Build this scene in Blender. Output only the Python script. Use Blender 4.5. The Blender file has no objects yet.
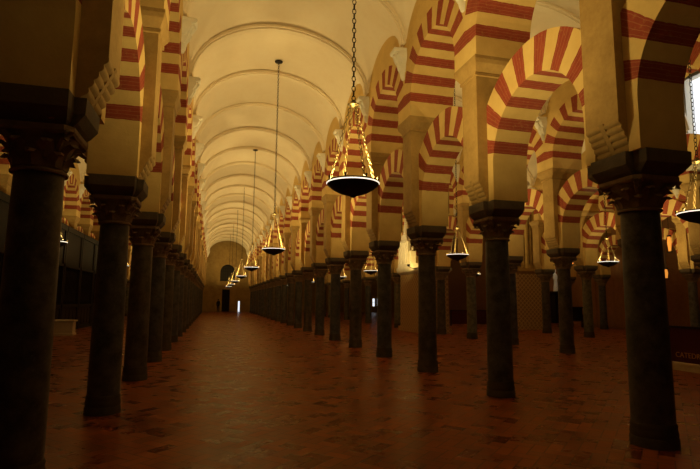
import bpy, math, random
from math import pi, sin, cos, sqrt
from mathutils import Matrix, Vector
random.seed(4)
S = bpy.context.scene
COL = S.collection

# ------------------------------------------------------------------ dimensions (metres)
A, B, DB, Y0 = 1.4445, 4.8766, 3.14, 5.0147      # row offsets, bay length, first column
XL, XR, XR2, XR3, XL2, XR4 = -A, B, 11.06, 17.1, -7.74, 23.4
END = 72.0
ZC = 3.34                                        # top of the impost
ZL = 3.93                                        # centre of the lower arches
ZP = 5.62                                        # underside of the pier cornice
ZT = 5.95                                        # springing of the upper arches
ZU = 6.30                                        # centre of the upper arches
ZS, HV, DOME = 7.72, 1.92, .17                               # vault springing and rise
RL, RLE = 1.13, 1.72
RU, RUE = 1.15, 1.64
HP, HD = .48, .27                                # half width / depth of a pier
HW = .55                                         # half thickness of upper arch and wall
def YK(k): return Y0 + k * DB

# ------------------------------------------------------------------ mesh builder
class MB:
    def __init__(s): s.v = []; s.f = []; s.sm = []; s.mi = []
    def add(s, vs, fs, smooth=False, mat=0):
        o = len(s.v); s.v += [tuple(v) for v in vs]
        for f in fs: s.f.append(tuple(o + i for i in f)); s.sm.append(smooth); s.mi.append(mat)
    def box(s, x0, x1, y0, y1, z0, z1, mat=0):
        v = [(x, y, z) for z in (z0, z1) for y in (y0, y1) for x in (x0, x1)]
        s.add(v, [(0, 2, 3, 1), (4, 5, 7, 6), (0, 1, 5, 4), (2, 6, 7, 3), (0, 4, 6, 2), (1, 3, 7, 5)], False, mat)
    def loft(s, rings, smooth=False, cap=True, mat=0, closed=True):
        n = len(rings[0]); v = [p for r in rings for p in r]; f = []
        m = n if closed else n - 1
        for i in range(len(rings) - 1):
            for j in range(m):
                a = i * n + j; b = i * n + (j + 1) % n
                f.append((a, b, b + n, a + n))
        if cap and closed:
            f.append(tuple(range(n - 1, -1, -1))); f.append(tuple((len(rings) - 1) * n + i for i in range(n)))
        s.add(v, f, smooth, mat)
    def rects(s, lv, mat=0):                      # stacked rectangles (hx, hy, z)
        s.loft([[(-x, -y, z), (x, -y, z), (x, y, z), (-x, y, z)] for x, y, z in lv], False, True, mat)
    def lathe(s, prof, n=24, c=(0, 0, 0), smooth=True, cap=True, mat=0):
        s.loft([[(c[0] + r * cos(2 * pi * j / n), c[1] + r * sin(2 * pi * j / n), c[2] + z) for j in range(n)] for r, z in prof], smooth, cap, mat)
    def tube(s, pts, r, n=8, mat=0):
        rings = []; pts = [Vector(p) for p in pts]
        for i, p in enumerate(pts):
            d = (pts[min(i + 1, len(pts) - 1)] - pts[max(i - 1, 0)]).normalized()
            q = d.to_track_quat('Z', 'Y')
            rr = r[i] if isinstance(r, (list, tuple)) else r
            rings.append([p + q @ Vector((rr * cos(2 * pi * j / n), rr * sin(2 * pi * j / n), 0)) for j in range(n)])
        s.loft(rings, True, True, mat)
    def ball(s, c, r, n=12, mat=0, sq=(1, 1, 1)):
        m = n // 2
        s.loft([[(c[0] + sq[0] * r * sin(pi * i / m) * cos(2 * pi * j / n), c[1] + sq[1] * r * sin(pi * i / m) * sin(2 * pi * j / n), c[2] - sq[2] * r * cos(pi * i / m)) for j in range(n)]
                for i in [.04] + list(range(1, m)) + [m - .04]], True, True, mat)
    def link(s, c, d, tw, l, r, n=10, m=5, mat=0):   # one oval chain link along d
        q = Vector(d).normalized().to_track_quat('Z', 'Y') @ Matrix.Rotation(tw, 3, 'Z').to_quaternion()
        vs = []; fs = []
        for i in range(n):
            a = 2 * pi * i / n; cx, cz = l * .36 * cos(a), l * .62 * sin(a)
            nx, nz = cos(a), sin(a)
            for j in range(m):
                b = 2 * pi * j / m
                vs.append(Vector(c) + q @ Vector((cx + r * cos(b) * nx, r * sin(b), cz + r * cos(b) * nz)))
        for i in range(n):
            for j in range(m):
                a0 = i * m + j; a1 = i * m + (j + 1) % m; b0 = ((i + 1) % n) * m + j; b1 = ((i + 1) % n) * m + (j + 1) % m
                fs.append((a0, b0, b1, a1))
        s.add(vs, fs, True, mat)
    def chain(s, p0, p1, l, r, n=10, m=5):
        p0, p1 = Vector(p0), Vector(p1); d = p1 - p0; c = max(1, int(d.length / l))
        for i in range(c): s.link(p0 + d * ((i + .5) / c), d, (i % 2) * pi / 2, l, r, n, m)
    def build(s, name, mats, parent=None, loc=None, sharp=35):
        me = bpy.data.meshes.new(name); me.from_pydata(s.v, [], s.f)
        for m in (mats if isinstance(mats, (list, tuple)) else [mats]): me.materials.append(m)
        me.polygons.foreach_set('use_smooth', s.sm); me.polygons.foreach_set('material_index', s.mi)
        me.update()
        if any(s.sm): me.set_sharp_from_angle(angle=math.radians(sharp))
        o = bpy.data.objects.new(name, me); COL.objects.link(o)
        if parent: o.parent = parent
        if loc is not None: o.location = loc
        return o

def tag(o, label=None, cat=None, group=None, kind=None):
    for k, v in (('label', label), ('category', cat), ('group', group), ('kind', kind)):
        if v: o[k] = v
    return o
def empty(name, loc=(0, 0, 0)):
    o = bpy.data.objects.new(name, None); COL.objects.link(o); o.location = loc; o.empty_display_size = .2
    return o
def copy_tree(o, parent=None):
    c = o.copy(); COL.objects.link(c)
    if parent: c.parent = parent
    for ch in list(o.children): copy_tree(ch, c)
    return c
class Stock:                                     # hands out a thing with copies of its parts; the last prototype is removed at the end
    every = []
    def __init__(s, o): s.o = o; Stock.every.append(o)
    def put(s, loc, rz=0, **kw):
        o = copy_tree(s.o); o.location = loc; o.rotation_euler = (0, 0, rz)
        return tag(o, **kw)
def drop_prototypes():
    for o in Stock.every:
        for c in list(o.children_recursive): bpy.data.objects.remove(c)
        bpy.data.objects.remove(o)

# ------------------------------------------------------------------ materials
class NT:
    def __init__(s, name):
        s.m = bpy.data.materials.new(name); s.m.use_nodes = True
        s.t = s.m.node_tree; s.b = s.t.nodes['Principled BSDF']
    def n(s, typ, **kw):
        x = s.t.nodes.new(typ)
        for k, v in kw.items(): setattr(x, k, v)
        return x
    def l(s, a, b): s.t.links.new(a, b)
    def inp(s, sock, v):
        if hasattr(v, 'is_linked') or isinstance(v, bpy.types.NodeSocket): s.l(v, sock)
        else: sock.default_value = v
    def M(s, op, a, b=0.0, c=0.0):
        x = s.n('ShaderNodeMath', operation=op)
        for i, v in enumerate((a, b, c)): s.inp(x.inputs[i], v)
        return x.outputs[0]
    def mix(s, f, a, b):
        x = s.n('ShaderNodeMix', data_type='RGBA')
        s.inp(x.inputs[0], f)
        for i, v in ((6, a), (7, b)): s.inp(x.inputs[i], (*v, 1) if isinstance(v, tuple) and len(v) == 3 else v)
        return x.outputs[2]
    def noise(s, vec, scale, detail=4, rough=.55):
        x = s.n('ShaderNodeTexNoise'); s.l(vec, x.inputs['Vector'])
        x.inputs['Scale'].default_value = scale; x.inputs['Detail'].default_value = detail; x.inputs['Roughness'].default_value = rough
        return x.outputs['Fac']
    def ramp(s, f, a, b):                        # map a..b to 0..1
        x = s.n('ShaderNodeMapRange'); s.l(f, x.inputs[0]); x.inputs[1].default_value = a; x.inputs[2].default_value = b
        return x.outputs[0]
    def bump(s, h, strength=.3, dist=.02):
        x = s.n('ShaderNodeBump'); x.inputs['Strength'].default_value = strength; x.inputs['Distance'].default_value = dist
        s.l(h, x.inputs['Height']); s.l(x.outputs[0], s.b.inputs['Normal'])
    def pos(s): return s.n('ShaderNodeNewGeometry').outputs['Position']
    def objc(s): return s.n('ShaderNodeTexCoord').outputs['Object']
    def out(s, col=None, rough=.8, metal=0, spec=.3):
        if col is not None: s.inp(s.b.inputs['Base Color'], (*col, 1) if isinstance(col, tuple) else col)
        s.inp(s.b.inputs['Roughness'], rough); s.b.inputs['Metallic'].default_value = metal
        s.b.inputs['Specular IOR Level'].default_value = spec
        return s.m

def mottled(name, c1, c2, scale=3, rough=.8, metal=0, spec=.3, bump=.25, bscale=25, bdist=.01):
    t = NT(name); p = t.pos()
    f = t.M('ADD', t.M('MULTIPLY', t.ramp(t.noise(p, scale, 5, .6), .3, .7), .65), t.M('MULTIPLY', t.ramp(t.noise(p, scale * 7, 6, .7), .35, .7), .35))
    t.bump(t.noise(p, bscale, 5, .6), bump, bdist)
    return t.out(t.mix(f, c1, c2), rough, metal, spec)

CREAM, CREAM2, RED, RED2 = (.70, .50, .18), (.58, .38, .125), (.32, .058, .026), (.23, .038, .017)
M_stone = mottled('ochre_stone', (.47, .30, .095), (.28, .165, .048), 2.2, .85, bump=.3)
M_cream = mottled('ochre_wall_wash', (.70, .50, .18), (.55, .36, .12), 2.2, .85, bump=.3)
M_plaster = mottled('white_plaster', (.80, .70, .52), (.74, .62, .43), 1.1, .9, bump=.12, bscale=8)
M_white = mottled('white_stucco', (.80, .76, .64), (.7, .65, .52), 4, .85)
M_impost = mottled('grey_impost_stone', (.15, .115, .08), (.09, .07, .05), 6, .8, bump=.5)
M_capital = mottled('dark_capital_stone', (.32, .24, .16), (.15, .11, .075), 9, .75, bump=.5)
def marble(name, a, b):
    t = NT(name); p = t.pos()
    f = t.ramp(t.noise(p, 6, 8, .65), .35, .68)
    g = t.ramp(t.noise(p, 30, 4, .7), .55, .75)
    c = t.mix(f, a, b); c = t.mix(t.M('MULTIPLY', g, .35), c, tuple(min(1, 2.2 * x) for x in b))
    t.bump(t.noise(p, 22, 3), .08, .005)
    return t.out(c, .42, 0, .4)
M_shafts = [marble('blue_black_marble', (.028, .030, .038), (.11, .112, .125)),
            marble('charcoal_marble', (.034, .031, .030), (.12, .105, .09)),
            marble('grey_green_marble', (.06, .066, .06), (.2, .2, .17))]
M_base = mottled('dark_base_stone', (.085, .065, .05), (.045, .036, .03), 8, .7, bump=.4)
M_iron = mottled('dark_iron', (.02, .017, .014), (.035, .028, .02), 20, .55, .5)
M_brass = mottled('brass', (.15, .105, .04), (.09, .06, .022), 20, .4, .75)
M_wood = mottled('dark_wood', (.014, .008, .005), (.009, .005, .004), 8, .8)
M_brown = mottled('brown_door_wood', (.40, .19, .07), (.26, .115, .045), 4, .6)
M_redcloth = mottled('dark_red_panel', (.07, .008, .010), (.05, .006, .008), 5, .8)
M_pale = mottled('pale_stone', (.62, .55, .44), (.48, .42, .33), 5, .8)
M_gold = mottled('gold_letters', (.5, .25, .05), (.4, .2, .04), 9, .6)
M_cloth = mottled('dark_clothing', (.012, .012, .014), (.02, .018, .018), 9, .9)
M_skin = mottled('skin', (.45, .28, .2), (.4, .24, .17), 9, .6)
M_hair = mottled('dark_hair', (.02, .013, .01), (.012, .008, .006), 30, .6)

def glow(name, col, strength, base=(.8, .75, .65)):
    t = NT(name); t.b.inputs['Emission Color'].default_value = (*col, 1); t.b.inputs['Emission Strength'].default_value = strength
    return t.out(base, .4)
M_rim = glow('lit_glass_ring', (1, .88, .66), 3.6)
M_day = glow('daylight_pane', (.86, .92, 1), 2.4)
M_flame = glow('warm_lamp_glass', (1, .36, .05), 1.7, (.35, .12, .02))

def voussoirs(name, n, a0):                      # red / cream wedges about the object's origin (arch centre)
    t = NT(name); oc = t.objc(); p = t.pos()
    sx = t.n('ShaderNodeSeparateXYZ'); t.l(oc, sx.inputs[0])
    y, z = sx.outputs[1], sx.outputs[2]
    ang = t.M('ARCTAN2', z, y)
    jit = t.M('MULTIPLY', t.M('SUBTRACT', t.noise(p, 7, 3), .5), .022)
    q = t.M('MULTIPLY', t.M('SUBTRACT', t.M('ADD', ang, jit), a0), n / (pi - 2 * a0))
    odd = t.M('FLOORED_MODULO', t.M('FLOOR', q), 2)
    red = t.M('MULTIPLY', t.M('LESS_THAN', odd, .5), t.M('GREATER_THAN', q, 0.0))
    red = t.M('MULTIPLY', red, t.M('LESS_THAN', q, float(n)))
    crs = t.M('FLOORED_MODULO', t.M('MULTIPLY', q, 4), 1)
    mort = t.M('LESS_THAN', t.M('ABSOLUTE', t.M('SUBTRACT', crs, .5)), .07)
    mf = t.ramp(t.noise(p, 5, 5, .6), .3, .72)
    wear = t.ramp(t.noise(p, 14, 5, .7), .56, .8)
    r = t.mix(mf, RED, RED2); r = t.mix(t.M('MULTIPLY', mort, .4), r, (.42, .2, .1)); r = t.mix(t.M('MULTIPLY', wear, .35), r, CREAM2)
    c = t.mix(t.ramp(t.noise(p, 2.2, 5, .6), .3, .7), CREAM, CREAM2)
    h = t.M('ADD', t.noise(p, 25, 5), t.M('MULTIPLY', t.M('MULTIPLY', mort, red), -.6))
    t.bump(h, .3, .01)
    return t.out(t.mix(red, c, r), .85)
M_varch = voussoirs('striped_voussoirs', 15, .20)
M_varch2 = voussoirs('striped_upper_voussoirs', 17, .0)

def herringbone():
    t = NT('herringbone_brick_floor'); p = t.pos()
    mp = t.n('ShaderNodeMapping'); t.l(p, mp.inputs[0]); mp.inputs['Rotation'].default_value = (0, 0, pi / 4 + .02)
    k = 1 / .15; mp.inputs['Scale'].default_value = (k, k, k)
    sx = t.n('ShaderNodeSeparateXYZ'); t.l(mp.outputs[0], sx.inputs[0]); x, y = sx.outputs[0], sx.outputs[1]
    i, j = t.M('FLOOR', x), t.M('FLOOR', y); fx, fy = t.M('SUBTRACT', x, i), t.M('SUBTRACT', y, j)
    d = t.M('FLOORED_MODULO', t.M('SUBTRACT', i, j), 4)
    hor = t.M('LESS_THAN', d, 1.5)
    second = t.M('MULTIPLY', hor, t.M('GREATER_THAN', d, .5))
    top = t.M('MULTIPLY', t.M('SUBTRACT', 1, hor), t.M('LESS_THAN', d, 2.5))
    bi = t.M('SUBTRACT', i, second); bj = t.M('SUBTRACT', j, top)
    lx = t.M('ADD', fx, second); ly = t.M('ADD', fy, top)      # inside the brick
    wx = t.M('ADD', 1, hor); wy = t.M('SUBTRACT', 2, hor)
    e = t.M('MINIMUM', t.M('MINIMUM', lx, t.M('SUBTRACT', wx, lx)), t.M('MINIMUM', ly, t.M('SUBTRACT', wy, ly)))
    cm = t.n('ShaderNodeCombineXYZ'); t.l(bi, cm.inputs[0]); t.l(bj, cm.inputs[1]); t.l(hor, cm.inputs[2])
    wn = t.n('ShaderNodeTexWhiteNoise', noise_dimensions='3D'); t.l(cm.outputs[0], wn.inputs['Vector'])
    rnd = wn.outputs['Value']
    joint = t.M('LESS_THAN', e, .05)
    c = t.mix(rnd, (.125, .026, .0055), (.30, .080, .017))
    c = t.mix(t.M('MULTIPLY', t.ramp(t.noise(p, 1.3, 5, .6), .4, .7), .45), c, (.085, .024, .009))
    c = t.mix(t.M('MULTIPLY', joint, .7), c, (.05, .02, .01))
    rough = t.M('ADD', t.M('ADD', .19, t.M('MULTIPLY', rnd, .14)), t.M('MULTIPLY', t.noise(p, 6, 4), .12))
    t.bump(t.M('ADD', t.M('MULTIPLY', t.M('MINIMUM', e, .06), 8), t.M('ADD', t.M('MULTIPLY', rnd, .35), t.M('MULTIPLY', t.noise(p, 10, 3), .35))), .25, .006)
    return t.out(c, rough, 0, .10)
M_floor = herringbone()

def lattice():                                   # carved diaper pattern
    t = NT('carved_diaper_stone'); p = t.pos()
    sx = t.n('ShaderNodeSeparateXYZ'); t.l(p, sx.inputs[0])
    h = t.M('ADD', sx.outputs[0], sx.outputs[1])
    a = t.M('SINE', t.M('MULTIPLY', t.M('ADD', h, sx.outputs[2]), 12.0)); b = t.M('SINE', t.M('MULTIPLY', t.M('SUBTRACT', h, sx.outputs[2]), 12.0))
    f = t.ramp(t.M('MINIMUM', t.M('ABSOLUTE', a), t.M('ABSOLUTE', b)), .1, .45)
    c = t.mix(f, (.56, .40, .22), (.30, .19, .10))
    t.bump(t.M('SUBTRACT', 1, f), .5, .02)
    return t.out(c, .85)
M_lattice = lattice()

# ------------------------------------------------------------------ prototypes
def frame_pts(a): return [(-a, -a), (a, -a), (a, a), (-a, a)]
def make_column(shaft_mat):
    root = empty('column')
    b = MB(); b.lathe([(.240, 0), (.240, .09), (.230, .11), (.236, .14), (.230, .18), (.224, .20), (.23, .23), (.219, .26)], 28)
    b.build('base', M_base, root)
    s = MB(); s.lathe([(.216, .26), (.215, .6), (.211, 1.2), (.205, 2.0), (.199, 2.60), (.197, 2.68)], 32)
    s.build('shaft', shaft_mat, root)
    c = MB()
    c.lathe([(.205, 2.68), (.228, 2.683), (.232, 2.701), (.215, 2.714), (.205, 2.728), (.21, 2.783), (.225, 2.873), (.26, 2.956), (.305, 3.018)], 24)
    for tier, (z0, zt, r0, rt, off) in enumerate(((2.728, 2.852, .212, .285, 0), (2.804, 2.942, .222, .325, pi / 8))):
        for q in range(8):                        # acanthus leaves curling outwards
            a = off + q * pi / 4; rings = []
            for u, w in ((0, .075), (.4, .078), (.75, .07), (1, .05), (1.08, .03)):
                r = r0 + (rt - r0) * u ** 2.2; z = z0 + (zt - z0) * min(u, 1) - (.03 if u > 1 else 0)
                if u > 1: r += .012
                ca, sa = cos(a), sin(a)
                rings.append([(r * ca - s_ * w * sa - dd * ca, r * sa + s_ * w * ca - dd * sa, z) for s_, dd in ((-1, .015), (0, -.018), (1, .015), (0, .05))])
            c.loft(rings, True)
    for q in range(4):                            # corner volutes
        a = pi / 4 + q * pi / 2
        c.tube([(r * cos(a), r * sin(a), z) for r, z in ((.24, 2.887), (.29, 2.97), (.355, 3.018), (.40, 2.997), (.39, 2.956), (.36, 2.963))], [.03, .035, .04, .04, .034, .02], 8)
    ab = []                                       # concave abacus
    for q in range(4):
        a = pi / 4 + q * pi / 2
        for da, r in ((-.12, .405), (.12, .405), (pi / 4, .315)): ab.append((r * cos(a + da), r * sin(a + da)))
    c.loft([[(x * k, y * k, z) for x, y in ab] for k, z in ((.95, 3.004), (1, 3.025), (1, 3.07), (.9, 3.08))])
    c.build('capital', M_capital, root)
    i = MB()
    i.rects([(.255, .30, 3.08), (.275, .345, 3.11), (.30, .44, 3.19), (.30, .445, ZC)])
    i.rects([(.30, .235, 3.08), (.335, .25, 3.11), (.395, .265, 3.19), (.40, .265, ZC)])
    i.build('impost', M_impost, root)
    return root
column_stocks = [Stock(make_column(m)) for m in M_shafts]

def make_pier():                                  # origin at the impost top
    m = MB()
    m.rects([(.27, HD, 0), (.27, HD, .40)])
    m.rects([(HP, HD, .40), (HP, HD, ZP - ZC)])
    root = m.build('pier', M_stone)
    for s in (-1, 1):
        r = MB(); n = 5; prof = [(.27, 0)]
        for q in range(n):                        # stepped rolls
            x0, z0 = .30 + .18 * q / n, .02 + .38 * q / n; x1, z1 = .30 + .18 * (q + 1) / n, .02 + .38 * (q + 1) / n
            for u in range(7):
                a = u / 6; bul = .02 * sin(pi * a)
                prof.append((x0 + (x1 - x0) * a + bul * .9, z0 + (z1 - z0) * a - bul * .43))
        prof.append((.27, .40))
        for y0, y1 in ((-HD, -.035), (.035, HD)):
            r.loft([[(s * x, y, z) for x, z in prof] for y in (y0, y1)])
        p2 = [(.27, 0), (.315, .02), (.50, .40), (.27, .40)]
        r.loft([[(s * x, y, z) for x, z in p2] for y in (-.035, .035)])
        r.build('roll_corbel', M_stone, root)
    c = MB(); z = ZP - ZC; h = ZT - ZP
    c.rects([(HP, HD, z), (HP + .03, HD + .03, z + .01), (HP + .03, HD + .03, z + .06), (HP + .015, HD + .025, z + .07), (HP + .04, HD + .07, z + .13), (HP + .075, HD + .13, z + .20), (HP + .09, HD + .15, z + .27), (HP + .09, HD + .15, h + z)])
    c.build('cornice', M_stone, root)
    return root
pier_stock = Stock(make_pier())

def make_arch(name, r, R, clip, half, leg, mat):
    m = MB(); n = 34; pts = [((r, -leg), (clip, -leg))]
    angs = sorted([pi * i / n for i in range(n + 1)] + ([math.acos(clip / R), pi - math.acos(clip / R)] if R > clip else []))
    for a in angs:
        s = min(R, clip / max(1e-6, abs(cos(a))))
        pts.append(((r * cos(a), r * sin(a)), (s * cos(a), s * sin(a))))
    pts.append(((-r, -leg), (-clip, -leg)))
    rings = [[(-half, i[0], i[1]), (half, i[0], i[1]), (half, o[0], o[1]), (-half, o[0], o[1])] for i, o in pts]
    m.loft(rings)
    return m.build(name, mat)
low_stock = Stock(make_arch('horseshoe_arch', RL, RLE, DB / 2 - HD, .33, ZL - ZC, M_varch))
up_stock = Stock(make_arch('round_arch', RU, RUE, DB / 2, HW, ZU - ZT, M_varch2))

def make_corbel():                                # white leafy bracket, origin on the wall face, facing +X
    m = MB()
    m.loft([[(0, -w, z), (d, -w * .8, z), (d, w * .8, z), (0, w, z)] for w, d, z in ((.19, .27, .50), (.21, .31, .54), (.21, .31, .60), (.19, .28, .62))])
    for z0, zt, w, d, n in ((.22, .52, .17, .25, 3), (.04, .34, .12, .17, 3), (-.14, .14, .07, .09, 2)):
        for q in range(n):
            t = (q - (n - 1) / 2) / max(1, (n - 1) / 2)
            y = t * w * .7; k = 1 - .25 * abs(t)
            m.loft([[(0, y - ww, zt - (zt - z0) * u), (d * k * e, y - ww * .7, zt - (zt - z0) * u), (d * k * e + .025, y, zt - (zt - z0) * u), (d * k * e, y + ww * .7, zt - (zt - z0) * u), (0, y + ww, zt - (zt - z0) * u)]
                    for u, e, ww in ((0, .95, w * .55), (.3, 1.08, w * .6), (.65, .85, w * .5), (1, .35, w * .22))], True)
    return m.build('vault_corbel', M_white)
corbel_stock = Stock(make_corbel())

# ------------------------------------------------------------------ lamps
POWER = 420.0
LCOL = (1.0, .745, .285)
def make_lamp(name, node_h, chains=4, r=.375):
    root = empty(name)                            # origin at the rim's height
    p = MB(); p.lathe([(.001, -.205), (.03, -.20), (.045, -.185), (.09, -.17), (.2, -.135), (.30, -.08), (.355, -.035), (r, -.012), (r + .002, .03), (r - .012, .03), (.33, -.03), (.2, -.06), (.001, -.07)], 36, cap=False)
    pan = p.build('pan', M_iron, root)
    g = MB(); n = 40; rings = []
    for j in range(n):
        a = 2 * pi * j / n
        rings.append([(rr * cos(a), rr * sin(a), z) for rr, z in ((r + .003, -.006), (r + .009, .002), (r + .003, .010), (r - .010, .010), (r - .010, -.004))])
    rings.append(rings[0]); g.loft(rings, True, False)
    g.build('light_ring', M_rim, root)
    for q in range(8):
        a = 2 * pi * (q + .3) / 8; c = MB()
        c.lathe([(.008, .012), (.01, .03), (.018, .045), (.02, .075), (.012, .075)], 10, (r * cos(a), r * sin(a), 0)); c.build('lamp_cup', M_brass, root)
    for q in range(chains):
        a = 2 * pi * (q + .12) / chains; c = MB()
        c.chain((r * .97 * cos(a), r * .97 * sin(a), .01), (.045 * cos(a), .045 * sin(a), node_h - .02), .055, .0055, 8, 4)
        c.build('chain', M_brass, root)
    nd = MB(); nd.lathe([(.01, -.05), (.03, -.04), (.085, -.015), (.09, 0), (.055, .02), (.03, .05), (.012, .07)], 16, (0, 0, node_h)); nd.build('chain_boss', M_brass, root)
    return root
def vault_height(x0, x1, X, Y):
    w = (x1 - x0) / 2 + .02; u = (X - (x0 + x1) / 2) / w; v = ((Y - Y0) / DB) % 1 - .5
    return ZS + HV * (1 + DOME * cos(pi * v)) * sqrt(1 - u * u) - (.09 if abs(v) > .46 else 0)
def hang(root, node_h, top_h):
    h = MB(); h.chain((0, 0, node_h + .05), (0, 0, top_h - .03), .075, .0075, 8, 4); h.build('suspension_chain', M_iron, root)
    ro = MB(); ro.lathe([(.02, top_h - .07), (.05, top_h - .06), (.13, top_h - .03), (.14, top_h)], 20); ro.build('ceiling_rose', M_iron, root)
def lamp_light(root, k=1.0):
    l = bpy.data.lights.new('lamp_light', 'AREA'); l.shape = 'DISK'; l.size = .5; l.energy = POWER * k; l.color = LCOL
    o = bpy.data.objects.new('lamp_light', l); COL.objects.link(o); o.parent = root; o.location = (0, 0, .035); o.rotation_euler = (pi, 0, 0)
    l = bpy.data.lights.new('lamp_bulb', 'POINT'); l.shadow_soft_size = .03; l.energy = 150 * k; l.color = LCOL
    o = bpy.data.objects.new('lamp_bulb', l); COL.objects.link(o); o.parent = root; o.location = (0, 0, .03)
ORD = 'first second third fourth fifth sixth seventh eighth ninth tenth eleventh twelfth thirteenth fourteenth fifteenth sixteenth seventeenth eighteenth nineteenth twentieth twenty-first twenty-second twenty-third twenty-fourth'.split()

nave_lamp = Stock(make_lamp('hanging_lamp', 1.19))
for k in range(-1, 7):
    if k < 0: lab = 'round iron hanging lamp over the nave beside the camera, outside the view'
    elif k == 0: lab = 'largest round iron hanging lamp with lit ring, nearest over the nave'
    else: lab = 'round iron hanging lamp with lit ring, %s from the camera along the nave' % ORD[k]
    o = nave_lamp.put((1.88, 6.97 + 10.01 * k, 3.27), .3 * k, label=lab, cat='hanging lamp', group='hanging lamps along the nave')
    hang(o, 1.19, vault_height(XL + HW, XR - HW, 1.88, 6.97 + 10.01 * k) - 3.27)
    lamp_light(o, 1.0 if k >= 0 else .45)
aisle_lamp = Stock(make_lamp('hanging_lamp', .95, chains=3))
for X, Y, lab, g, k in (
    (8.34, 7.1, 'lamp cut by the right photo edge, beside the nearest right column', 'r', 1),
    (8.10, 16.1, 'lamp with lit rim between the second and third columns on the right', 'r', 1),
    (8.13, 26.3, 'lamp seen between the fourth and fifth columns on the right', 'r', 1),
    (8.30, 33.7, 'small lamp seen beside the sixth column on the right', 'r', 1),
    (8.10, 44.0, 'lamp deep in the right aisle, fifth along that aisle', 'r', 1),
    (8.10, 56.0, 'lamp deepest in the right aisle near the end wall', 'r', 1),
    (15.0, 16.9, 'lamp left of the nearest right column, far across the right aisles', 's', 1.2),
    (14.6, 27.0, 'lamp in the outer right aisle, beyond the patterned wall', 's', 1.2),
    (20.5, 20.4, 'lamp added behind the nearest right column to light the far right aisle', 's', 1.1),  # unseen lamp, added to brighten the far right aisle
    (20.5, 30.6, 'lamp added behind the second right column to light the far right aisle', 's', 1.1),  # another added lamp, out of sight, for the same aisle's light
    (14.6, 7.0, 'lamp in the outer right aisle outside the right photo edge', 's', 1.),
    (-4.5, 16.3, 'lamp right of the nearest left column in the left aisle', 'l', 1),
    (-4.4, 27.0, 'second lamp along the left aisle, behind the left columns', 'l', 1),
    (-4.4, 37.5, 'third lamp along the left aisle, behind the left columns', 'l', 1),
    (-4.4, 50.0, 'fourth lamp along the left aisle, behind the left columns', 'l', 1)):
    o = aisle_lamp.put((X, Y, 3.2), X + Y, label='round iron hanging ' + lab, cat='hanging lamp', group='hanging lamps in the side aisles')
    ax = (XL2 + HW, XL - HW) if X < 0 else (XR + HW, XR2 - HW) if X < XR2 else (XR2 + HW, XR3 - HW)
    hang(o, .95, (9.0 if X > XR3 else vault_height(ax[0], ax[1], X, Y)) - 3.2)
    lamp_light(o, .62 * k)

# ------------------------------------------------------------------ arcades
ROWS = [('l', XL, -1, 20, 'left of the nave'), ('r', XR, -1, 20, 'right of the nave'),
        ('r2', XR2, 1, 15, 'second row right'), ('r3', XR3, 3, 6, 'third row right'), ('l2', XL2, 4, 15, 'second row left'), ('r4', XR4, 4, 8, 'fourth row right')]
def nth(k): return ORD[k] if k >= 0 else 'out-of-view'
for code, X, k0, k1, where in ROWS:
    near = code in 'lr'
    side = 'left' if code[0] == 'l' else 'right'
    row = 'the row %s' % where if near else 'the %s of the nave' % where
    for k in range(k0, k1 + 1):
        y = YK(k); st = column_stocks[(k * 5 + len(code) * 2 + (1 if side == 'left' else 0)) % 3 if not near else (0, 0, 1, 0, 1)[k % 5]]
        if near:
            cl = 'dark marble column with leafy capital, %s from the camera %s' % (nth(k), where)
            pl = 'ochre stone pier with rolled corbels on the %s column %s' % (nth(k), where)
        else:
            cl = 'dark column of the %s, level with the %s nave column' % (where, nth(k))
            pl = 'ochre pier of the %s, level with the %s nave column' % (where, nth(k))
        jx = {('l', 0): -.09, ('r', 0): .07}.get((code, k), 0)
        if not (code == 'r2' and k == 7): cobj = st.put((X + jx, y, 0), 0, label=cl, cat='column', group='columns of ' + row, kind='thing')
        if (code, k) == ('r', 0): cobj.scale = (1.06, 1.06, 1)
        pier_stock.put((X + max(jx, -.02), y, ZC), 0, label=pl, cat='pier', group='piers of ' + row, kind='thing')
        sides = []
        if code in ('l',): sides = [1, -1]
        elif code == 'r': sides = [-1, 1]
        elif code in ('r2', 'r3', 'r4'): sides = [-1, 1]
        else: sides = [1]
        for s in sides:
            if code in ('r3', 'r4') and s == 1: continue
            f = 'nave' if (code == 'l' and s == 1) or (code == 'r' and s == -1) else ('aisle side' if near else ('near side' if (s == -1) == (side == 'right') else 'far side'))
            cb = 'white leaf corbel above the %s column %s, %s' % (nth(k), where if near else 'of the ' + where, 'facing the nave' if f == 'nave' else 'on its ' + (f if f != 'aisle side' else 'aisle side'))
            corbel_stock.put((X + s * HW, y, 7.13), 0 if s == 1 else pi, label=cb, cat='corbel', group='vault corbels of ' + row, kind='thing')
        if k < k1:
            ym = y + DB / 2
            bt = ('between the %s and %s columns %s' % (nth(k), nth(k + 1), where)) if near else \
                 ('of the %s, past the level of the %s nave column' % (where, nth(k)))
            low_stock.put((X + {'l': -.12 if k < 0 else -.01, 'r': .04}.get(code, 0), ym, ZL), 0, label='striped lower arch ' + bt, cat='arch', group='lower arches of ' + row, kind='thing')
            up_stock.put((X, ym, ZU), 0, label='striped upper arch ' + bt, cat='arch', group='upper arches of ' + row, kind='thing')

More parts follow.
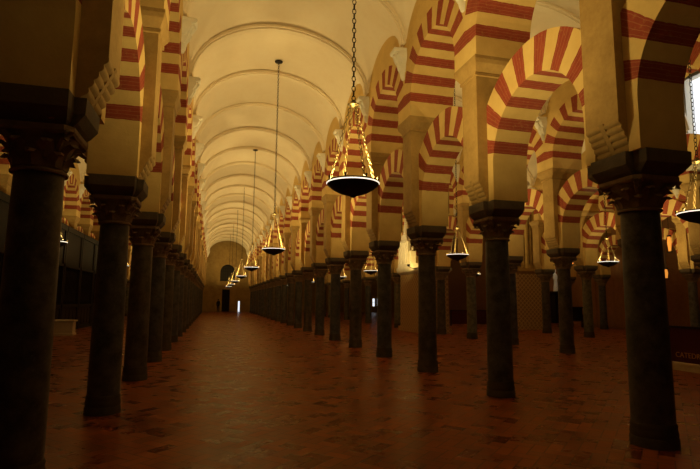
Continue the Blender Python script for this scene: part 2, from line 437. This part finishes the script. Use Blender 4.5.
def spandrel_wall(name, X, k0, k1):               # the wall over the upper arches, open under each arch
    m = MB(); top = 9.0; a0 = math.acos((DB / 2) / RUE); n = 20
    for k in range(k0, k1):
        ym = YK(k) + DB / 2; rings = []
        for i in range(n + 1):
            a = a0 + (pi - 2 * a0) * i / n
            yy = ym + RUE * cos(a); zz = ZU + RUE * sin(a)
            rings.append([(X - HW, yy, zz), (X + HW, yy, zz), (X + HW, yy, top), (X - HW, yy, top)])
        m.loft(rings)
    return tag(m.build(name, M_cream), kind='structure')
spandrel_wall('wall_nave_left', XL, -1, 20); spandrel_wall('wall_nave_right', XR, -1, 20)
spandrel_wall('wall_aisle_right', XR2, 1, 15); spandrel_wall('wall_outer_right', XR3, 3, 6); spandrel_wall('wall_aisle_left', XL2, 4, 15); spandrel_wall('wall_far_right', XR4, 4, 8)

# ------------------------------------------------------------------ vaults
def vault(name, x0, x1, k0, k1, hole=None):
    xc, w = (x0 + x1) / 2, (x1 - x0) / 2 + .02; nt, nv = 72, 30
    vs = []; fs = []; rows = (k1 - k0) * nv + 1
    for r in range(rows):
        v = (r / nv) % 1 - .5; y = YK(k0) + DB * r / nv
        c = sqrt(max(0, 1 - (v * DB / 1.40) ** 2))
        for t in range(nt + 1):
            th = pi * t / nt; x = w * cos(th); zb = HV * (1 + DOME * cos(pi * v)) * sin(th); d = w - abs(x)
            zl = (.92 + .74 * sqrt(d)) * c
            vs.append((xc + x, y, ZS + max(zb, zl)))
    for r in range(rows - 1):
        for t in range(nt):
            a = r * (nt + 1) + t; fs.append((a, a + nt + 1, a + nt + 2, a + 1))
    m = MB(); m.add(vs, fs, True)
    o = m.build(name, M_plaster, sharp=25); tag(o, kind='structure')
    for k in range(k0, k1 + 1):
        g = MB(); rings = []
        for i in range(49):
            th = math.radians(5) + (pi - math.radians(10)) * i / 48
            rings.append([(xc + (w - ins) * cos(th), YK(k) + yy, ZS + (HV - ins) * sin(th)) for yy, ins in ((-.17, -.02), (-.17, .05), (-.11, .05), (-.10, .09), (.10, .09), (.11, .05), (.17, .05), (.17, -.02))])
        g.loft(rings, True)
        g.build('vault_rib', M_plaster, o, sharp=25)
    return o
vault('ceiling_nave', XL + HW, XR - HW, -2, 21)
vault('ceiling_aisle_right', XR + HW, XR2 - HW, -1, 19)
vault('ceiling_outer_right', XR2 + HW, XR3 - HW, 3, 14)
vault('ceiling_aisle_left', XL2 + HW, XL - HW, 0, 19)

# ------------------------------------------------------------------ floor and outer walls
m = MB(); m.box(-9.7, 28, -5, END + 3, -.3, 0); tag(m.build('floor', M_floor), kind='structure')
def pierced(m, x0, x1, z0, z1, y0, y1, holes):
    xs = sorted({x0, x1} | {h[0] for h in holes} | {h[1] for h in holes}); zs = sorted({z0, z1} | {h[2] for h in holes} | {h[3] for h in holes})
    for i in range(len(xs) - 1):
        for j in range(len(zs) - 1):
            cx, cz = (xs[i] + xs[i + 1]) / 2, (zs[j] + zs[j + 1]) / 2
            if not any(h[0] < cx < h[1] and h[2] < cz < h[3] for h in holes): m.box(xs[i], xs[i + 1], y0, y1, zs[j], zs[j + 1])
EC = 1.83
m = MB(); pierced(m, -9.7, 28, 0, 10.5, END, END + .5, [(1.2, 2.2, 0, 3.0), (3.3, 3.62, 0, 1.45), (EC - .98, EC + .98, 4.1, 6.4), (22.5, 22.95, .85, 1.95), (23.2, 23.65, .85, 1.95)])
tag(m.build('wall_end', M_stone), kind='structure')
m = MB(); m.box(-9.7, -9.2, -5, END, 0, 9); tag(m.build('wall_left', M_stone), kind='structure')
m = MB(); m.box(27.5, 28, -5, END, 0, 9); tag(m.build('wall_right', M_brown), kind='structure')
m = MB(); m.box(XR3 + HW, 27.5, 14, END, 9.0, 9.3); tag(m.build('ceiling_far_right', M_plaster), kind='structure')

def arc(cx, cz, r, n=20, a0=0, a1=pi): return [(cx + r * cos(a0 + (a1 - a0) * i / n), cz + r * sin(a0 + (a1 - a0) * i / n)) for i in range(n + 1)]
def arch_band(m, cx, zb, zc, r, R, y0, y1):       # arched moulding standing on zb
    pin = [(cx + r, zb)] + arc(cx, zc, r) + [(cx - r, zb)]; po = [(cx + R, zb)] + arc(cx, zc, R) + [(cx - R, zb)]
    m.loft([[(i[0], y0, i[1]), (i[0], y1, i[1]), (o[0], y1, o[1]), (o[0], y0, o[1])] for i, o in zip(pin, po)])
m = MB()                                          # stone around the lunette, filling the square opening to an arch
for sgn in (-1, 1):
    pts = arc(EC, 5.42, .97, 12, 0, pi / 2)
    cor = [(EC + .98, 6.4)] * len(pts)
    prof = [(EC + .98, 5.42)] + pts + [(EC, 6.4), (EC + .98, 6.4)]
    prof = [(EC + sgn * (x - EC), z) for x, z in prof]
    m.loft([[(x, y, z) for x, z in prof] for y in (END + .02, END + .4)])
w1 = m.build('window_1', M_stone); tag(w1, kind='structure')
m = MB(); m.box(EC - .98, EC + .98, END + .3, END + .34, 4.1, 6.4); m.build('window_glass', M_iron, w1)
m = MB()
for i in range(7): m.box(EC - .9 + .3 * i - .025, EC - .9 + .3 * i + .025, END + .2, END + .25, 4.1, 6.4)
for i in range(6): m.box(EC - .98, EC + .98, END + .19, END + .24, 4.3 + .38 * i - .025, 4.3 + .38 * i + .025)
m.build('window_grille', M_wood, w1)
m = MB(); arch_band(m, EC, 4.1, 5.42, 1.0, 1.28, END - .12, END); m.box(EC - 2.5, EC + 2.5, END - .2, END, 3.95, 4.1)
tag(m.build('trim_1', M_stone), kind='structure')
m = MB()
for x in (.2, 3.0): m.box(x, x + .35, END - .16, END, 0, 3.55)
m.box(.05, 3.5, END - .2, END, 3.55, 3.8)
tag(m.build('trim_2', M_stone), kind='structure')
d = MB(); d.box(1.2, 1.23, END + .1, END + .2, 0, 3.0); d.box(2.17, 2.2, END + .1, END + .2, 0, 3.0); d.box(1.2, 2.2, END + .1, END + .2, 2.95, 3.0)
d1 = tag(d.build('door_1', M_wood), kind='structure')
for x0, x1 in ((1.23, 1.695), (1.705, 2.17)):
    q = MB(); q.box(x0, x1, END + .14, END + .19, .01, 2.95)
    for z in (.2, 1.1, 2.0): q.box(x0 + .07, x1 - .07, END + .12, END + .14, z, z + .75)
    q.build('door_leaf', M_wood, d1)
d = MB(); d.box(3.3, 3.33, END + .05, END + .25, 0, 1.45); d.box(3.59, 3.62, END + .05, END + .25, 0, 1.45)
d2 = tag(d.build('door_2', M_wood), kind='structure')
q = MB(); q.box(3.33, 3.59, END + .2, END + .23, .02, 1.43); q.build('daylight_pane', M_day, d2)
for n_, x0 in ((2, 22.5), (3, 23.2)):
    d = MB(); d.box(x0, x0 + .04, END + .05, END + .3, .85, 1.95); d.box(x0 + .41, x0 + .45, END + .05, END + .3, .85, 1.95); d.box(x0 + .04, x0 + .41, END + .1, END + .2, 1.38, 1.42)
    wn = tag(d.build('window_%d' % n_, M_wood), kind='structure')
    q = MB(); q.box(x0 + .04, x0 + .41, END + .22, END + .25, .85, 1.95); q.build('window_pane', M_day, wn)

# tall daylit window high over the outer right aisle
wx = XR3 - HW
m = MB(); yc = 13.2; m.box(wx, wx + .5, yc - 1.6, yc + 1.35, 6.4, 7.4)
m.box(wx, wx + .5, yc - 1.6, yc - 1.35, 7.4, 10.2); m.box(wx, wx + .5, yc + 1.15, yc + 1.35, 7.4, 10.2); m.box(wx, wx + .5, yc - 1.35, yc + 1.15, 9.8, 10.2)
w4 = tag(m.build('window_4', M_white), kind='structure')
q = MB(); q.box(wx + .3, wx + .34, yc - 1.35, yc + 1.15, 7.4, 9.8); q.build('window_pane', M_day, w4)
# ------------------------------------------------------------------ the right side: walls, altar pieces, furniture
m = MB(); m.box(10.15, 11.85, 24.35, 27.6, 0, .25); m.box(10.25, 11.75, 24.45, 27.5, .25, 3.05)
bl = m.build('patterned_wall_block', M_lattice)
tag(bl, 'low wall block of carved diaper stone standing between right hand columns, under a lit spire', 'wall block', kind='thing')
q = MB(); q.loft([[(x0, y0, z), (x1, y0, z), (x1, y1, z), (x0, y1, z)] for x0, x1, y0, y1, z in ((10.25, 11.75, 24.45, 27.5, 3.05), (10.1, 11.9, 24.3, 27.65, 3.2), (10.1, 11.9, 24.3, 27.65, 3.34))])
q.build('coping', M_pale, bl)
t = empty('spired_tabernacle', (10.34, 26.7, 3.34))
tag(t, 'brightly lit carved stone tabernacle with a tall spire on the patterned wall block', 'tabernacle')
q = MB(); q.box(-.26, .26, -1.25, .95, 0, .12); q.box(-.22, .22, -1.15, .85, .12, .30); q.build('plinth', M_pale, t)
q = MB()
q.box(-.16, .16, -.62, .72, .30, 1.5); q.box(-.14, .14, -1.0, -.62, .30, .95)
for y in (-.95, -.62, -.3, .05, .4, .72): q.lathe([(.07, .30), (.05, .4), (.05, 1.42), (.075, 1.5)], 10, (-.17, y, 0) if y > -.7 else (-.15, y, -.0)) if y > -.7 else q.lathe([(.06, .30), (.045, .4), (.045, .9), (.06, .98)], 10, (-.15, y, 0))
q.build('tier', M_pale, t)
q = MB(); q.rects([(.18, .6, 1.5), (.18, .62, 1.58), (.14, .42, 1.72), (.13, .38, 1.95)]); 
o = q.build('gable', M_pale, t); o.location = (0, .1, 0)
for y, z0, h, r in ((.1, 1.95, 1.4, .17), (-.45, 1.5, .55, .09), (.66, 1.5, .4, .08), (-.85, .95, .35, .07)):
    q = MB(); q.lathe([(r, z0), (r * .9, z0 + h * .12), (r * .62, z0 + h * .4), (r * .7, z0 + h * .43), (r * .3, z0 + h * .8), (r * .42, z0 + h * .83), (.01, z0 + h)], 8, (0, y, 0), False); q.build('pinnacle', M_pale, t)
t = empty('floodlight', (10.08, 24.7, 3.27))
tag(t, 'small dark floodlight on an arm of the wall block, aimed at the lit tabernacle', 'floodlight')
q = MB(); q.tube([(.02, 0, 0), (-.25, 0, .03), (-.42, 0, .12)], .015, 8); q.build('arm', M_iron, t)
q = MB(); q.lathe([(.03, .10), (.07, .13), (.075, .22), (.06, .22), (.05, .15)], 14, (-.42, 0, 0)); q.build('lamp_head', M_iron, t)
l = bpy.data.lights.new('flood', 'SPOT'); l.energy = 240; l.color = (1, .72, .2); l.spot_size = 2.2; l.spot_blend = .5; l.shadow_soft_size = .05
lo = bpy.data.objects.new('flood', l); COL.objects.link(lo); lo.parent = t; lo.location = (-.42, 0, .26)
lo.rotation_euler = Vector((.62, 1.9, 1.0)).to_track_quat('-Z', 'Y').to_euler()

m = MB(); m.box(17.3, 19.45, 26.9, 28.7, 0, .3); m.box(17.42, 19.33, 27.0, 28.6, .3, 3.3)
bl = tag(m.build('patterned_pedestal', M_lattice), 'tall patterned stone pedestal carrying clustered shafts beyond the second right row', 'pedestal', kind='thing')
q = MB(); q.loft([[(x0, y0, z), (x1, y0, z), (x1, y1, z), (x0, y1, z)] for x0, x1, y0, y1, z in ((17.42, 19.33, 27, 28.6, 3.3), (17.28, 19.47, 26.86, 28.74, 3.45), (17.28, 19.47, 26.86, 28.74, 3.58))]); q.build('coping', M_stone, bl)
t = empty('clustered_pier', (18.45, 27.8, 3.58)); tag(t, 'tall ribbed stone pier of clustered shafts on the patterned pedestal', 'clustered pier', kind='thing')
q = MB(); q.rects([(.72, .5, 0), (.72, .5, 5.0)]); q.build('core', M_stone, t)
for i, (x, y, r) in enumerate(((-.72, -.5, .13), (-.42, -.56, .08), (-.18, -.6, .13), (.1, -.56, .08), (.36, -.56, .13), (.72, -.5, .15), (-.78, -.1, .1), (-.74, .3, .12))):
    q = MB(); q.lathe([(r * 1.5, 0), (r * 1.5, .18), (r * 1.15, .26), (r, .34), (r, 4.8), (r * 1.3, 4.95), (r * 1.3, 5.0)], 12, (x, y, 0)); q.build('shaft', M_stone, t)

# statue on its pedestal
t = empty('white_statue', (26.6, 35.8, 0)); tag(t, 'small white draped statue on a dark pedestal, far back between two right columns', 'statue')
q = MB(); q.rects([(.45, .45, 0), (.45, .45, .2), (.32, .32, .3), (.32, .32, 2.2), (.42, .42, 2.35), (.42, .42, 2.5)]); q.build('pedestal', M_wood, t)
q = MB()
q.loft([[(rx * cos(a) + ox, ry * sin(a) * (1 + .08 * cos(6 * a)), z) for a in [2 * pi * j / 24 for j in range(24)]] for rx, ry, z, ox in
        ((.3, .26, 2.5, 0), (.28, .24, 2.7, .02), (.22, .2, 3.1, .03), (.2, .17, 3.4, .0), (.25, .17, 3.7, -.02), (.22, .14, 3.86, -.02), (.07, .07, 3.95, -.01), (.07, .07, 4.0, 0), (.1, .12, 4.1, .01), (.1, .12, 4.2, .01), (.05, .06, 4.28, .01))], True)
q.tube([(-.2, 0, 3.75), (-.3, -.1, 3.5), (-.12, -.24, 3.42)], [.07, .06, .045]); q.tube([(.2, 0, 3.75), (.3, -.12, 3.5), (.1, -.25, 3.5)], [.07, .06, .045])
f = q.build('figure', M_white, t); f.scale = (.72, .72, 1)
l = bpy.data.lights.new('statue_spot', 'SPOT'); l.energy = 110; l.color = (1, .93, .82); l.spot_size = .45; l.shadow_soft_size = .05  # unseen spot without a fixture, added so the statue reads white
lo = bpy.data.objects.new('statue_spot', l); COL.objects.link(lo); lo.parent = t; lo.location = (-1.6, -2.6, 5.6)
lo.rotation_euler = Vector((1.6, 2.6, -2.1)).to_track_quat('-Z', 'Y').to_euler()

# brown wooden doors in the far right wall
t = empty('wooden_door_screen', (25.2, 28.0, 0)); tag(t, 'tall plain brown wooden door screen far right, behind the hanging lamp', 'door screen', kind='thing')
q = MB()
for y in (-1.75, 1.6): q.box(-.1, .1, y, y + .15, 0, 4.4)
q.box(-.12, .12, -1.8, 1.8, 4.4, 4.6); q.build('frame', M_brown, t)
for y0, y1 in ((-1.6, -.01), (.01, 1.6)):
    q = MB(); n = 6
    for i in range(n): q.box(-.05, .05, y0 + (y1 - y0) * i / n + .008, y0 + (y1 - y0) * (i + 1) / n - .008, .03, 4.4)
    q.box(-.03, .03, y0, y1, .03, 4.4); q.build('door_leaf', M_brown, t)
# small lit lanterns far right
for y, z, hh, k, lab in ((21.1, 4.26, .75, 1.0, 'orange lit lantern glowing inside the arch right of the nearest right column'),
                         (21.43, 2.9, .45, 1.6, 'small bright lantern below the orange one, right of the nearest right column'),
                         (28.45, 4.03, .45, 1.5, 'small bright lantern left of the far brown door screen')):
    t = empty('hanging_lantern', (22.55, y, z)); tag(t, lab, 'lantern', 'lanterns in the far right aisle')
    q = MB(); q.box(-.06, .06, -.08, .08, hh, hh + .08); q.box(-.08, .08, -.1, .1, -.06, 0); q.tube([(0, 0, hh + .07), (0, 0, 9.0 - z)], .012, 6); q.build('frame', M_iron, t)
    q = MB(); q.rects([(.04, .04, 0), (.06, .075, hh * .6), (.04, .05, hh)]); q.build('glass', M_flame, t)
# dark bench far right
t = empty('wooden_bench', (22.6, 28.8, 0)); tag(t, 'dark wooden high-backed bench at the foot of the far right aisle', 'bench')
q = MB(); q.box(-.9, .9, -.3, .25, .42, .48); q.build('seat', M_wood, t)
q = MB(); q.box(-.9, .9, .2, .27, .48, 1.25); q.box(-.95, .95, .18, .29, 1.25, 1.33); q.build('backrest', M_wood, t)
for x in (-.9, .82):
    q = MB(); q.box(x, x + .08, -.32, .27, 0, .85); q.build('side_panel', M_wood, t)

# red barriers
def barrier(loc, rz, length, lab, plinth, letters=False):
    t = empty('red_barrier', loc); t.rotation_euler = (0, 0, rz); tag(t, lab, 'barrier', 'dark red barriers')
    z0 = .18 if plinth else .0
    if plinth:
        q = MB(); q.box(0, length, -.2, .2, 0, .16); q.box(0, length, -.22, .18, .13, .18); q.build('pale_plinth', M_pale, t)
    q = MB(); q.box(.02, length - .02, -.05, .05, z0 + (.0 if plinth else .12), 1.0)
    q.build('panel', M_redcloth, t)
    q = MB(); q.box(0, length, -.07, .07, 1.0, 1.05)
    for x in (0, length - .06): q.box(x, x + .06, -.06, .06, z0, 1.0)
    q.build('frame', M_wood, t)
    if letters:
        c = bpy.data.curves.new('lettering', 'FONT'); c.body = 'CATEDRAL'; c.size = .175; c.extrude = .004; c.space_character = 1.02
        tmp = bpy.data.objects.new('tmp', c); COL.objects.link(tmp)
        me = bpy.data.meshes.new_from_object(tmp.evaluated_get(bpy.context.evaluated_depsgraph_get())); bpy.data.objects.remove(tmp)
        me.materials.clear(); me.materials.append(M_gold); o = bpy.data.objects.new('lettering', me); COL.objects.link(o); o.parent = t
        o.location = (.50, -.056, .30); o.rotation_euler = (pi / 2, 0, 0)
barrier((11.2, 10.98, 0), -pi / 2, 2.5, 'dark red barrier with gold lettering on a pale plinth, right of the nearest column', True, True)
barrier((15.4, 31.8, 0), .12, 3.3, 'dark red barrier far back behind the second right row of columns', False)

# ------------------------------------------------------------------ the left side: dark timber screens
def make_screen():
    L = DB - .1; t = empty('timber_screen')
    q = MB()
    for y in (0, L - .14): q.box(-.1, .1, y, y + .14, 0, 5.0)
    q.box(-.12, .14, 0, L, 4.8, 5.05); q.box(-.1, .1, 0, L, 1.15, 1.3); q.box(-.1, .1, 0, L, 3.1, 3.22); q.box(-.12, .12, 0, L, 0, .18); q.build('frame', M_wood, t)
    q = MB(); q.box(-.03, .03, .14, L - .14, .18, 1.15)
    for i in range(4): q.box(.03, .06, .24 + i * .68, .8 + i * .68, .28, 1.05)
    q.build('lower_panel', M_wood, t)
    q = MB(); q.box(-.03, .03, .14, L - .14, 3.22, 4.8); q.build('upper_panel', M_wood, t)
    q = MB(); q.box(-.09, -.06, .14, L - .14, 1.3, 3.1); q.build('backing', M_wood, t)
    for i in range(11):
        q = MB(); q.lathe([(.02, 1.3), (.035, 1.4), (.02, 1.5), (.028, 2.2), (.02, 2.9), (.035, 3.0), (.02, 3.1)], 8, (0, .34 + i * .236, 0)); q.build('baluster', M_wood, t)
    return t
scr = Stock(make_screen())
for i, k in enumerate(range(3, 11)):
    scr.put((-6.95, YK(k) + .05, 0), 0, label='tall dark timber screen along the left aisle, %s from the camera' % ORD[i], cat='screen', group='timber screens along the left aisle')
t = empty('stone_stand', (-6.3, 25.4, 0)); tag(t, 'small pale stone stand on the floor by the left timber screens', 'stand')
q = MB(); q.rects([(.46, .3, 0), (.46, .3, .08), (.42, .26, .1), (.42, .26, .58)]); q.build('body', M_pale, t)
q = MB(); q.rects([(.46, .3, .58), (.48, .32, .6), (.48, .32, .66)]); q.build('top', M_pale, t)

# ------------------------------------------------------------------ people
def person(loc, rz, h, lab, arms):
    k = h / 1.75; V = []; R = []; Ed = []
    def v(p, r): V.append(Vector(p) * k); R.append((r[0] * k, r[1] * k)); return len(V) - 1
    def chain_(i, pts):
        for p, r in pts:
            j = v(p, r); Ed.append((i, j)); i = j
        return i
    pel = v((0, 0, .95), (.17, .12))
    ch = chain_(pel, [((0, .0, 1.12), (.15, .11)), ((0, .01, 1.32), (.18, .12)), ((0, .01, 1.44), (.13, .09))])
    hd = chain_(ch, [((0, .0, 1.51), (.055, .06)), ((0, -.02, 1.58), (.075, .09)), ((0, -.02, 1.66), (.08, .10)), ((0, -.01, 1.73), (.05, .06))])
    for s in (-1, 1):
        leg = chain_(pel, [((s * .1, 0, .86), (.10, .10)), ((s * .11, -.02, .5), (.07, .075)), ((s * .115, .02, .1), (.048, .05)), ((s * .12, .01, .045), (.045, .045))])
        chain_(leg, [((s * .13, -.12, .035), (.042, .035))])
        sh = chain_(ch, [((s * .19, .01, 1.41), (.065, .065))])
        e, w_ = arms
        el = chain_(sh, [((s * .24, .03, 1.13), (.048, .05)), ((s * e, w_, .9), (.034, .036)), ((s * e, w_ - .03, .84), (.022, .042))])
        for q in range(4):
            chain_(el, [((s * (e - .005), w_ - .055 + .02 * q, .79), (.0095, .0095)), ((s * (e - .015), w_ - .06 + .02 * q, .745 + .006 * abs(q - 1.5)), (.008, .008))])
        chain_(el, [((s * (e - .03), w_ - .07, .83), (.011, .011)), ((s * (e - .035), w_ - .085, .79), (.009, .009))])
    me = bpy.data.meshes.new('tmp'); me.from_pydata(V, Ed, []); ob = bpy.data.objects.new('tmp', me); COL.objects.link(ob)
    ob.modifiers.new('skin', 'SKIN'); sub = ob.modifiers.new('sub', 'SUBSURF'); sub.levels = 2
    for i, r in enumerate(R): me.skin_vertices[0].data[i].radius = r; me.skin_vertices[0].data[i].use_root = (i == 0)
    ev = bpy.data.meshes.new_from_object(ob.evaluated_get(bpy.context.evaluated_depsgraph_get()))
    bpy.data.objects.remove(ob); ev.name = 'person'
    o = bpy.data.objects.new('person', ev); COL.objects.link(o); ev.materials.clear(); ev.materials.append(M_cloth); ev.materials.append(M_skin)
    for p in ev.polygons:
        c = p.center / k; p.use_smooth = True
        p.material_index = 1 if c.z > 1.52 or (c.z < .88 and abs(c.x) > .22) else 0
    o.location = loc; o.rotation_euler = (0, 0, rz); tag(o, lab, 'person')
    q = MB(); q.ball((0, .0, 1.665), .112, 16, 0, (.92, 1.02, 1.0)); q.ball((0, .04, 1.60), .095, 12, 0, (.95, .8, 1.0)); hr = q.build('hair', M_hair, o); hr.scale = (k, k, k)
    q = MB(); q.ball((0, -.128, 1.60), .018, 8, 0, (.8, 1, 1.3)); q.ball((.08, -.01, 1.61), .022, 8, 0, (.5, 1, 1.4)); q.ball((-.08, -.01, 1.61), .022, 8, 0, (.5, 1, 1.4)); f = q.build('face', M_skin, o); f.scale = (k, k, k)
    q = MB(); q.lathe([(.20, .82), (.205, .9), (.18, 1.1), (.2, 1.3), (.19, 1.4)], 20, (0, 0, 0), True, False); j = q.build('jacket', M_cloth, o); j.scale = (k, k * .72, k)
    return o
person((10.72, 10.95, 0), 2.2, 1.74, 'person in dark clothing standing half hidden behind the nearest right column', (.30, -.02))
person((.72, 69.5, 0), 0, 1.66, 'person in dark clothing standing by the end wall left of the dark doorway', (.27, -.02))

drop_prototypes()
# ------------------------------------------------------------------ camera and view
cam = bpy.data.cameras.new('camera'); co = bpy.data.objects.new('camera', cam); COL.objects.link(co)
cam.sensor_width = 36; cam.lens = 512.8 / 700 * 36; cam.clip_end = 300
co.matrix_world = Matrix.Translation((0, 0, 1.6)) @ Matrix.Rotation(-.2585, 4, 'Z') @ Matrix.Rotation(pi / 2 + .1287, 4, 'X') @ Matrix.Rotation(.0086, 4, 'Z')
S.camera = co
w = bpy.data.worlds.new('World'); S.world = w; w.use_nodes = True
w.node_tree.nodes['Background'].inputs[0].default_value = (.9, .6, .3, 1); w.node_tree.nodes['Background'].inputs[1].default_value = .0
vs = S.view_settings; vs.view_transform = 'Standard'; vs.look = 'None'; vs.gamma = 1; vs.use_curve_mapping = False; vs.exposure = -1.1
S.cycles.max_bounces = 8; S.cycles.diffuse_bounces = 5
